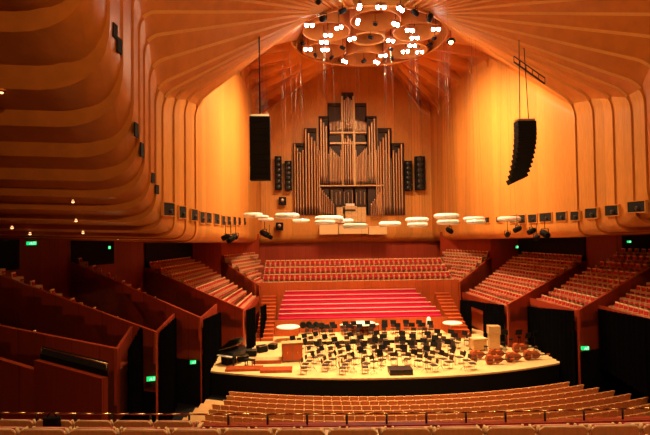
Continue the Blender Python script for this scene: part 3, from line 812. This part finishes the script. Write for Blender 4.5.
# ------------------------------------------------------------------ lighting ports in the upper walls
def port(px0, px1, py0, py1, lb, lamp=True):
    """dark recess on the side wall surface; located on the wall plane of its side"""
    xc = (px0+px1)/2; s = -1 if xc < 325 else 1
    # wall plane between seam 1 and the back corner: X = 13.5 - (Y-35)*0.0429
    def onwall(px, py):
        d = FW + RT*((px-325)/F) - UP*((py-217.5)/F)
        prof = [(r[0], r[1]) for r in SE][::-1]+[(50, 12.9), (57, 12.6), (63, 12.3), (70, 12.0)]
        best = None
        for (Y0, X0), (Y1, X1) in zip(prof, prof[1:]):
            # s*(CAM.x+d.x t) = X0 + (CAM.y+d.y t - Y0)*k
            k = (X1-X0)/(Y1-Y0); A_ = s*d.x-k*d.y; B_ = X0-k*Y0-s*CAM.x+k*CAM.y
            if abs(A_) < 1e-9: continue
            t = B_/A_; Yh = CAM.y+d.y*t
            if t > 0 and Y0-.01 <= Yh <= Y1+.01: best = t; break
        return CAM+d*best if best else None
    a = onwall(px0, (py0+py1)/2); b = onwall(px1, (py0+py1)/2); c = onwall(xc, py0); e = onwall(xc, py1)
    if not (a and b and c and e): return
    z0, z1 = e.z, c.z; cen = (a+b)/2; cen.z = z0; dv = (b-a); L_ = min(Vector((dv.x, dv.y, 0)).length, 3.2); ang = math.atan2(dv.y, dv.x)
    o = empty('lighting_port', cen, ang); tag(o, lb, 'lighting port', 'dark lighting ports along the walls')
    h = z1-z0
    yy = 1
    dd = .07 if lamp else .04; q = MB(); q.box(-L_/2, L_/2, -dd, dd, 0, h, 'dark_void'); q.build('opening', o)
    if not lamp: return
    q = MB()
    for (x0, x1, u0, u1) in ((-L_/2-.05, L_/2+.05, -.05, 0), (-L_/2-.05, L_/2+.05, h, h+.05), (-L_/2-.05, -L_/2, 0, h), (L_/2, L_/2+.05, 0, h)):
        q.box(x0, x1, -.10, .08, u0, u1, 'birch')
    q.build('frame', o)
    if L_ < .6: return
    q = MB(); q.lathe([(.1, -.1), (.14, -.05), (.14, .1), (.08, .14)], 'ebony', 10, Matrix.Translation((L_*.1, -.07, h*.35)) @ Matrix.Rotation(PI/2, 4, 'X')); q.build('spotlight', o)
PL = [(162.5, 173.5, 203, 215.5), (178, 185, 206.5, 218), (190.5, 196.5, 209.5, 220.5), (199, 203.5, 212, 223), (205.5, 210.5, 213, 223), (213.5, 218.5, 214, 224), (221, 224.5, 216, 225), (226.5, 230, 216.5, 225), (232.5, 235.5, 217, 225), (237.5, 240, 217.5, 225), (243, 245, 218, 225)]
PR = [(510.5, 517, 215.5, 222.5), (519, 526, 215, 223), (529, 537.5, 214.5, 222.5), (540.5, 552.5, 213, 221.5), (557, 567, 212, 220.5), (571.5, 580, 211.5, 220), (586, 598, 208.5, 218), (606, 619, 205.5, 215.5), (628.5, 646, 201.5, 212), (484, 490, 217.5, 222.5), (497, 503, 217, 222)]
for i, p in enumerate(PL): port(*p, f'dark square lighting port low on the left pale wall, {nth(i)} from the left')
for i, p in enumerate(sorted(PR)): port(*p, f'dark square lighting port low on the right pale wall, {nth(i)} from the left')
for i, p in enumerate([(113, 117, 24, 38), (117, 121.5, 38, 53), (134.5, 138, 123, 137), (140.5, 143.5, 143, 157), (151.5, 154.5, 173, 183), (155.5, 158.5, 185, 194)]):
    port(*p, f'small dark slot on the near left ribbed wall, {nth(i)} from the top', False)
# downlights in the left soffit
for i, (px, py, z) in enumerate([(73, 201.5, 12.4), (76, 220.5, 10.9), (83, 232.5, 10.0), (12, 227.5, 10.6), (30, 233.7, 10.0), (118, 238.5, 9.5), (141, 238.2, 9.4), (1.5, 92, 16.4)]):
    Y = {12.4: 27, 10.9: 28.7, 10.0: 31, 10.6: 29.2, 9.5: 34.5, 9.4: 36, 16.4: 23}[z]
    p = at(px, py, Y=Y)
    q = MB(); q.lathe([(.16, .05), (.16, 0), (.11, -.01)], 'ebony', 12); q.sphere((0, 0, 0), .09, 'lamp_dim', 8)
    o = q.build('downlight', None, p); tag(o, f'tiny glowing downlight under the dark left soffit, {nth(i)} of those seen', 'lamp', 'tiny downlights in the left soffit')
for i, (px, py, Y) in enumerate([(34, 183.5, 27.5), (36, 197.5, 28.4), (41, 209, 29.2), (50, 229, 31.5)]):
    p = at(px, py, Y=Y); q = MB(); q.box(-.55, .55, -.12, .12, -.05, .06, 'dark_void')
    o = q.build('ceiling_slot', None, p); tag(o, f'narrow dark slot in the left soffit, {nth(i)} from the top', 'ceiling slot', 'narrow slots in the left soffit')

# ------------------------------------------------------------------ exit signs
def exit_sign(px, py, w_, h_, Y, lb, ang=0):
    p = at(px, py, Y=Y); o = empty('exit_sign', p, ang); tag(o, lb, 'exit sign', 'green exit signs'); hw = w_*Y/F/2; hh = h_*Y/F/2
    q = MB(); q.box(-hw, hw, -.06, .06, -hh, hh, 'exit_green'); sb = q.build('sign_box', o)
    q = MB(); u = hh*.7
    q.box(-.05*hw, .1*hw, -.075, -.061, -u*.3, u*.45, 'exit_figure'); q.box(-.3*hw, .35*hw, -.075, -.061, .0, u*.2, 'exit_figure')
    q.box(-.3*hw, -.2*hw, -.075, -.061, -u, -u*.2, 'exit_figure'); q.box(.15*hw, .3*hw, -.075, -.061, -u, -u*.2, 'exit_figure'); q.box(0, .15*hw, -.075, -.061, u*.55, u*.95, 'exit_figure')
    q.box(.55*hw, .62*hw, -.075, -.061, -u, u, 'exit_figure'); q.box(.82*hw, .89*hw, -.075, -.061, -u, u, 'exit_figure'); q.box(.55*hw, .89*hw, -.075, -.061, u*.8, u, 'exit_figure')
    q.build('running_figure', sb)
exit_sign(31.5, 243.3, 9, 3.4, 36.0, 'green exit sign glowing high on the far left under the soffit')
exit_sign(151, 378.8, 8, 4, 27.3, 'green exit sign low on the red wall left, nearer one', .25)
exit_sign(193, 362.2, 5.5, 3.2, 34.3, 'green exit sign low on the red wall by the left stage curtain', .25)
exit_sign(585, 348.2, 7.5, 3.6, 34.4, 'green exit sign low on the red wall right of the stage')
exit_sign(629, 241.7, 3.5, 2.2, 41.0, 'tiny green exit sign at upper right between dark doorways')
exit_sign(517, 247, 2.4, 2.6, 55, 'tiny green exit light beside the left end of the right doorway')
exit_sign(109.5, 247.5, 2, 3, 42, 'tiny green exit light beside the upper left doorway')

# ------------------------------------------------------------------ orchestra
def chair():
    o = empty('orchestra_chair', (0, 0, 0))
    q = MB(); q.prism([(-.22, -.2), (.22, -.2), (.24, .22), (-.24, .22)], .44, .49, 'chair_brown'); q.build('seat', o)
    q = MB(); mx = Matrix.Translation((0, -.22, .58)) @ Matrix.Rotation(math.radians(10), 4, 'X'); q.box(-.22, .22, -.02, .02, 0, .30, 'chair_brown', mx); q.build('backrest', o)
    q = MB()
    for x in (-.2, .2):
        q.tube((x, -.2, 0), (x, -.22, .62), .014, 'metal', 4); q.tube((x, .2, 0), (x, .18, .45), .014, 'metal', 4)
    q.path([Vector((-.2, -.2, .43)), Vector((.2, -.2, .43)), Vector((.2, .19, .43)), Vector((-.2, .19, .43)), Vector((-.2, -.2, .43))], .014, 'metal', 4)
    q.build('frame', o)
    return o
def stand():
    o = empty('music_stand', (0, 0, 0))
    mx = Matrix.Translation((0, 0, 1.02)) @ Matrix.Rotation(math.radians(-18), 4, 'X')
    q = MB(); q.box(-.27, .27, -.012, .012, 0, .36, 'black', mx); q.box(-.27, .27, -.06, .0, -.01, .012, 'black', mx); q.build('desk', o)
    q = MB(); q.tube((0, 0, .1), (0, 0, 1.08), .014, 'black', 5); q.build('pole', o)
    q = MB()
    for k in range(3):
        a = 2*PI*k/3; q.tube((0, 0, .28), (.3*math.cos(a), .3*math.sin(a), .01), .012, 'black', 4)
    q.build('tripod_base', o)
    return o
ch0 = chair(); st0 = stand(); uc = us = False
pod = at(401, 374.5, Z=0); CX, CY = pod.x, pod.y+.3
RISE = 44.6
NOGO = [(at(276, 373, Z=0)+Vector((0, .6, 0)), 1.1), (at(473, 360, Z=0), 1.2), (at(486, 362, Z=0), 1.2), (at(292, 362, Z=0), 1.5), (at(478, 350, Z=0), 1.2), (at(494, 349, Z=0), 1.0), (at(236, 362, Z=0), 2), (at(429, 333, Z=.32), .7), (pod+Vector((0, .4, 0)), 1.2), (pod+Vector((0, 1.3, 0)), .8)]
def clear(x, y): return all((Vector((x, y))-q.xy).length > d for q, d in NOGO)
def zlev(y): return .32 if y > RISE+.1 else 0
# rear riser with black front
def riser(y0, y1, x0, x1, z):
    q = MB(); q.box(x0, x1, y0, y1, 0, z-.04, 'black'); q.box(x0-.02, x1+.02, y0-.02, y1, z-.04, z, 'stage_floor')
    return q
tag(riser(RISE, 48.45, -6.7, 7.2, .32).build('stage_riser'), 'wide pale-topped riser with black front across the back of the orchestra', 'stage riser')
rows = [(2.3, 9, -84, 84), (3.6, 13, -88, 88), (4.9, 17, -90, 86), (6.2, 20, -86, 80), (7.5, 20, -80, 72), (8.8, 19, -66, 58), (10.3, 17, -50, 46), (12.1, 15, -40, 34)]
ridx = ['innermost', 'second', 'third', 'fourth', 'fifth', 'sixth', 'seventh', 'rearmost']
for ri, (R_, n, a0, a1) in enumerate(rows):
    for j in range(n):
        a = math.radians(a0+(a1-a0)*j/(n-1)+random.uniform(-1.5, 1.5)); rr = R_+random.uniform(-.15, .15)
        x = CX+rr*math.sin(a)*1.12; y = CY+rr*math.cos(a)
        if y < 34.9+.014*x*x or x < -8.2 or x > 12.4 or y > 48.0: continue
        if abs(y-RISE) < .5: y = RISE+.55 if y > RISE-.1 else RISE-.5
        if y > RISE and not -6.4 < x < 6.9: continue
        if x > 6.6 and y < 40.5: continue
        if not clear(x, y): continue
        z = zlev(y)
        face = PI-a+random.uniform(-.15, .15)   # towards the conductor
        o = ch0 if not uc else copy_tree(ch0); uc = True
        o.location = (x, y, z); o.rotation_euler.z = face
        tag(o, f'black orchestra chair in the {ridx[ri]} arc around the podium, {nth(j)} from the left', 'chair', 'black chairs of the orchestra')
        if (j+ri) % 2 == 0 or ri >= 6:
            dx, dy = -math.sin(a), -math.cos(a)
            sx, sy_ = x+dx*.62, y+dy*.62
            if abs(sy_-RISE) < .35: sy_ = RISE+.4 if y > RISE else RISE-.4
            if sy_ < 34.8 or not clear(sx, sy_): continue
            o = st0 if not us else copy_tree(st0); us = True
            o.location = (sx, sy_, zlev(sy_)); o.rotation_euler.z = PI-a+PI+random.uniform(-.2, .2); 
            tag(o, f'black music stand before the {ridx[ri]} arc of chairs, {nth(j//2 if ri < 5 else j)} from the left', 'music stand', 'black music stands of the orchestra')
# podium
o = empty('conductor_podium', (pod.x, pod.y, 0)); tag(o, 'small black box podium at the centre front edge of the stage', 'podium')
q = MB(); q.box(-.8, .8, -.2, .9, 0, .34, 'black_gloss'); q.build('platform', o)
q = MB(); q.box(-.82, .82, -.22, .92, .34, .37, 'ebony'); q.build('top_mat', o)
o = copy_tree(st0); o.location = (pod.x, pod.y+1.3, 0); o.scale = (1.7, 1.2, 1.0); tag(o, "large black conductor's desk just behind the black podium", 'music stand')
# timber chest at left
def chest(px0, px1, pyt, pyb, lb):
    p = at((px0+px1)/2, pyb, Z=0); w_ = (px1-px0)*p.y/F; h = (pyb-pyt)*p.y/F*.95
    o = empty('timber_chest', (p.x, p.y+.35, 0), .12); tag(o, lb, 'cabinet')
    q = MB(); q.box(-w_/2, w_/2, -.4, .4, .08, h-.06, 'riser_wood'); q.build('body', o)
    q = MB(); q.box(-w_/2-.05, w_/2+.05, -.45, .45, h-.06, h, 'crate'); q.build('lid', o)
    for x in (-w_*.25, w_*.25):
        q = MB(); q.box(x-w_*.2, x+w_*.2, -.425, -.4, .2, h-.2, 'brushbox_front'); dr = q.build('door', o)
        q = MB(); q.box(x-.02, x+.02, -.46, -.425, h*.45, h*.55, 'brass'); q.build('door_handle', dr)
    for x in (-w_*.42, w_*.42):
        q = MB(); q.lathe([(.05, 0), (.05, .08)], 'black', 8, Matrix.Translation((x, -.3, 0))); q.build('castor', o)
chest(282, 302, 342, 362, 'orange-brown timber chest organ standing at the left of the orchestra')
# tall pale flight cases at right
p = at(494, 349, Z=0)
o = empty('instrument_case', (p.x, p.y, 0), -.1); tag(o, 'tall upright pale timber instrument case before the right curtain', 'case')
q = MB(); q.box(-.42, .42, -.35, .35, .1, 1.25, 'crate'); q.build('lower_box', o)
q = MB(); q.box(-.48, .48, -.38, .38, 1.27, 1.95, 'crate'); q.build('upper_box', o)
q = MB(); q.box(-.35, .35, -.3, .3, 0, .1, 'black'); q.build('wheel_base', o)
p = at(478, 350, Z=0)
o = empty('instrument_case', (p.x, p.y, 0), .2); tag(o, 'low pale timber crate left of the tall instrument case', 'case')
q = MB(); q.box(-.6, .6, -.4, .4, .08, .95, 'crate'); q.build('body', o)
q = MB(); q.box(-.64, .64, -.44, .44, .95, 1.02, 'seat_rim'); q.build('lid', o)
q = MB(); q.box(-.5, .5, -.3, .3, 0, .08, 'black'); q.build('wheel_base', o)
# double basses lying on their sides
def bass():
    o = empty('double_bass', (0, 0, 0)); q = MB()
    half = [(0, 0), (.18, .01), (.30, .08), (.345, .22), (.33, .36), (.26, .47), (.235, .56), (.25, .66), (.27, .78), (.235, .92), (.15, 1.05), (.05, 1.12)]
    poly = [(x, y) for x, y in half]+[(-x, y) for x, y in half[::-1] if x > 0]
    q.prism(poly, .02, .24, 'bass_wood'); q.build('body', o)
    q = MB(); q.box(-.035, .035, 1.05, 1.62, .2, .25, 'ebony'); q.box(-.025, .025, .55, 1.3, .26, .285, 'ebony'); q.build('neck', o)
    q = MB(); q.box(-.04, .04, 1.6, 1.78, .17, .25, 'bass_wood'); q.lathe([(.05, -.05), (.05, .05)], 'bass_wood', 10, Matrix.Translation((0, 1.8, .2)) @ Matrix.Rotation(PI/2, 4, 'Y')); q.build('scroll', o)
    q = MB(); q.box(-.09, .09, .43, .45, .24, .37, 'crate'); q.build('bridge', o)
    q = MB(); q.box(-.03, .03, .05, .4, .26, .28, 'ebony'); q.build('tailpiece', o)
    q = MB(); q.tube((0, 0.02, .13), (0, -.25, .13), .01, 'metal'); q.build('endpin', o)
    return o
bs0 = bass()
BL = [(497, 357.5, -1.35, 'left rear one'), (521, 351, -1.4, 'rear one'), (494, 363, -1.5, 'nearest the edge'), (532, 358.5, -1.45, 'farthest right one'), (514, 361, -1.3, 'middle one of the front pair'), (478, 359, -1.2, 'leftmost one')]
for n_, (px, py, a, lb) in enumerate(BL):
    p = at(px-9, py+1, Z=0); o = bs0 if n_ == 0 else copy_tree(bs0); o.location = (p.x, p.y, .36*1.1); o.rotation_euler = Matrix.Rotation(a, 4, 'Z').to_quaternion().to_matrix().to_4x4().__matmul__(Matrix.Rotation(math.radians(100), 4, 'Y')).to_euler(); o.scale = (1.05, 1.15, 1.2)
    tag(o, f'red-brown double bass lying on the right of the stage, {lb}', 'double bass', 'double basses lying on stage')
# bass stools
sm = MB(); sm.lathe([(.17, .72), (.18, .78), (.16, .8)], 'black', 12)
for k in range(4):
    a = PI/4+k*PI/2; sm.tube((.1*math.cos(a), .1*math.sin(a), .74), (.2*math.cos(a), .2*math.sin(a), 0), .014, 'black', 5)
sm0 = None
for n_, (px, py) in enumerate(((503, 352), (511, 348), (519, 346), (527, 351), (536, 357), (486, 356))):
    p = at(px, py, Z=0)
    if sm0 is None: sm0 = sm.build('bass_stool'); o = sm0
    else: o = sm0.copy(); COL.objects.link(o)
    o.location = p; tag(o, f'black high stool among the double basses, {nth(sorted((503, 511, 519, 527, 536, 486)).index(px))} from the left', 'stool', 'stools for the bass players')
for n_, (px, py) in enumerate(((505, 350), (512, 345), (519, 350), (528, 354), (535, 352), (470, 352))):
    o = copy_tree(st0); p = at(px, py, Z=0); o.location = p; o.scale = (1, 1, 1.25); o.rotation_euler.z = 2.6+.3*n_
    tag(o, f'raised black music stand behind the double basses, {nth(sorted((505, 512, 519, 528, 535, 470)).index(px))} from the left', 'music stand', 'raised music stands of the bass section')
# low reddish platforms, left
for (x0, x1, py, h, lb) in ((225, 262, 371.5, .12, 'long low red-brown platform at the left front corner of the stage'), (253, 281, 364, .25, 'red-brown box platform behind the left front corner'), (260, 292, 373, .16, 'low red-brown platform near the left stage edge, right of the empty floor')):
    a = at(x0, py, Z=0); b = at(x1, py, Z=0); q = MB(); q.box(-(b.x-a.x)/2, (b.x-a.x)/2, -.5, .6, .0, h, 'bass_wood'); q.box(-(b.x-a.x)/2+.04, (b.x-a.x)/2-.04, -.46, .56, h, h+.02, 'crate' if h > .2 else 'bass_wood')
    o = q.build('low_platform', None, ((a.x+b.x)/2, (a.y+b.y)/2+.5, 0)); tag(o, lb, 'platform')
# grand piano with raised lid at stage left
p = at(236, 362, Z=0)
o = empty('grand_piano', (p.x, p.y, 0), math.radians(-35)); tag(o, 'black grand piano with raised lid at the left end of the stage', 'piano')
out = [(-.75, -1.1), (.75, -1.1), (.75, -.3), (.68, .25), (.35, .75), (-.05, 1.15), (-.45, 1.3), (-.75, 1.15)]
q = MB(); q.prism(out, .65, 1.0, 'black_gloss'); q.build('body', o)
mx = Matrix.Translation((-.75, 0, 1.02)) @ Matrix.Rotation(math.radians(-38), 4, 'Y') @ Matrix.Translation((.75, 0, 0))
q = MB(); q.prism([(x, y) for x, y in out if y > -1.2], 0, .03, 'black_gloss', mx); ld_ = q.build('lid', o)
q = MB(); q.box(-.7, .7, -1.35, -1.1, .68, .75, 'white'); q.build('keyboard', o)
for x, y in ((-.6, -.9), (.6, -.9), (-.35, .95)):
    q = MB(); q.lathe([(.05, 0), (.05, .1), (.08, .5), (.09, .65)], 'black_gloss', 8, Matrix.Translation((x, y, 0))); q.build('leg', o)
q = MB(); q.tube((.55, -.2, 1.0), (.15, -.1, 1.68), .012, 'brass'); q.build('lid_prop', ld_)
o = empty('piano_bench', (p.x+1.2, p.y-1.2, 0), math.radians(-35)); tag(o, 'black piano bench in front of the grand piano', 'bench')
q = MB(); q.box(-.4, .4, -.18, .18, .42, .5, 'black'); q.build('seat', o)
for x in (-.34, .34):
    for y in (-.13, .13):
        q = MB(); q.box(x-.025, x+.025, y-.025, y+.025, 0, .42, 'black'); q.build('leg', o)
# pile of dark gear right of the piano
gear = [(251, 356, .9, .5), (243, 361, .8, .45), (262, 352, .8, .55), (229, 364, .9, .6), (273, 349, .7, .45)]
for n_, (px, py, w_, h) in enumerate(gear):
    p = at(px, py, Z=0); o = empty('equipment_case', (p.x, p.y, 0), .3*n_); tag(o, f'black low equipment case on the left of the stage, {nth(sorted(g[0] for g in gear).index(px))} from the left', 'case', 'black equipment cases left of the orchestra')
    q = MB(); q.box(-w_/2, w_/2, -.3, .3, .05, h, 'black'); q.build('body', o)
    q = MB(); q.box(-w_/2-.01, w_/2+.01, -.31, .31, h-.02, h+.02, 'metal'); q.build('edge_trim', o)
    q = MB(); q.box(-w_/2+.05, w_/2-.05, -.25, .25, 0, .05, 'ebony'); q.build('wheel_base', o)
# timpani at the rear
tp0 = empty('timpani', (0, 0, 0))
q = MB(); q.lathe([(.08, .25), (.22, .32), (.34, .5), (.38, .78)], 'bass_wood', 18); q.build('bowl', tp0)
q = MB(); q.lathe([(.385, .76), (.39, .80), (.37, .805)], 'white', 18); q.build('drum_head', tp0)
q = MB()
for k in range(3):
    a = 2*PI*k/3; q.tube((.36*math.cos(a), .36*math.sin(a), .7), (.33*math.cos(a), .33*math.sin(a), .0), .02, 'black', 5)
q.build('stand', tp0)
ff = True
for n_, x in enumerate((-2.4, -1.4, -.4, .6)):
    o = tp0 if ff else copy_tree(tp0); ff = False
    o.location = (x, 47.9, .32); tag(o, f'copper kettle drum at the back of the stage, {nth(n_)} from the left', 'drum', 'kettle drums at the back of the stage')
# percussion on the left rear
for n_, (px, py) in enumerate(((303, 334), (309, 333.5), (316, 334), (322, 335))):
    p = at(px, py, Z=.32, ); p.y = min(p.y, 48.0); q = MB()
    q.lathe([(.27, -.2), (.3, -.18), (.3, .18), (.27, .2)], 'black', 18, Matrix.Translation((0, 0, .85)) @ Matrix.Rotation(PI/2, 4, 'X'))
    for s in (-1, 1): q.tube((s*.3, 0, .7), (s*.38, 0, 0), .025, 'black')
    o = q.build('bass_drum', None, (p.x, p.y, .32 if p.y > RISE and p.x > -6.7 else 0)); tag(o, f'dark upright drum at the left rear of the stage, {nth(n_)} from the left', 'drum', 'dark drums at the left rear')
# white covered stand
p = at(429, 333, Z=.32); p.y = min(p.y, 48.0)
q = MB(); q.lathe([(.2, .5), (.24, .9), (.2, 1.35), (.1, 1.5)], 'white', 14); q.tube((0, 0, 0), (0, 0, .55), .04, 'black'); q.lathe([(.22, 0), (.2, .04)], 'black', 14)
tag(q.build('covered_instrument', None, (p.x, p.y, .32)), 'small upright white-covered instrument at the right rear of the stage', 'instrument')

K_STAGE, K_WALL, K_BACK, K_HOUSE, K_REAR = 9500, 19000, 10000, 7000, 4500
# ------------------------------------------------------------------ lights
def spot(p, target, power, ang, col=(1, .72, .42), r=.15, blend=.6):
    l = bpy.data.lights.new('spot_beam', 'SPOT'); l.energy = power; l.spot_size = math.radians(ang); l.spot_blend = blend; l.color = col; l.shadow_soft_size = r
    o = bpy.data.objects.new('spot_beam', l); COL.objects.link(o); o.location = p
    o.rotation_euler = (Vector(target)-Vector(p)).to_track_quat('-Z', 'Y').to_euler(); return o
WARM = (1, .64, .32)
for i, p in enumerate(lampspots):
    if i % 3 == 0: spot((p.x, p.y, p.z-.35), (p.x*.9, 44+(p.y-44)*.8, 0), K_STAGE, 62, (1, .70, .36), .2)
# lamps added in the crown to brighten the walls, no fixtures there
for s in (1, -1):
    spot((s*3.5, 48, 26.0), (s*13, 52, 11), K_WALL, 130, WARM, 1.2, 1)
    spot((s*3.5, 42, 26.0), (s*13.5, 40, 11), K_WALL*.75, 120, WARM, 1.2, 1)
spot((0, 50, 26.0), (0, 70, 15), K_BACK, 75, WARM, .3, 1)
# unseen house lights added to light the audience tiers
for x, y, z, e in ((-6, 24, 23.5, 1), (6, 24, 23.5, 1), (0, 30, 25, .8), (-6, 9, 25, .75), (3, 9, 25, .9)):
    spot((x, y, z), (x, y+1, 0), K_HOUSE*e, 95, (1, .6, .27), .3, 1)
for x in (-9, 0, 9): spot((x, 6, 23), (x*.8, 44, 20), K_REAR, 130, (1, .55, .2), .4, 1)  # unseen lamps added at the rear to brighten the ceiling risers
for x in (-9, -1): spot((x, -6.5, 21), (x*.8, 9, 7), 2600, 60, (1, .62, .28), .3, 1)  # unseen lamps added behind the near rows to brighten the seat backs
for s in (-1, 1):
    for x, y, z in ((19, 33.5, 5.4), (18, 25.5, 5.0)): spot((s*x, y, z), (s*(x-1), y-2, 20), 130, 120, (1, .5, .17), .3, 1)  # hidden uplights added to brighten the side soffits
wd = bpy.data.worlds.new('world'); bpy.context.scene.world = wd; wd.use_nodes = True
wd.node_tree.nodes['Background'].inputs[0].default_value = (.02, .008, .003, 1); wd.node_tree.nodes['Background'].inputs[1].default_value = .5
sc = bpy.context.scene
sc.view_settings.view_transform = 'Standard'; sc.view_settings.look = 'None'; sc.view_settings.gamma = 1; sc.view_settings.exposure = 0
sc.cycles.max_bounces = 8; sc.cycles.diffuse_bounces = 5; sc.cycles.use_denoising = True

p = at(52, 424.5, Y=8.35)
q = MB(); q.prism([(-.11, -.07), (.11, -.07), (.13, 0), (.11, .07), (-.11, .07), (-.13, 0)], -.1, .12, 'black'); q.torus(.07, .012, 'black', 14, 5, Matrix.Translation((0, 0, .12)) @ Matrix.Rotation(PI/2, 4, 'X'))
tag(q.build('camera_bag', None, p), 'small black bag on the short seat row at the lower left', 'bag')
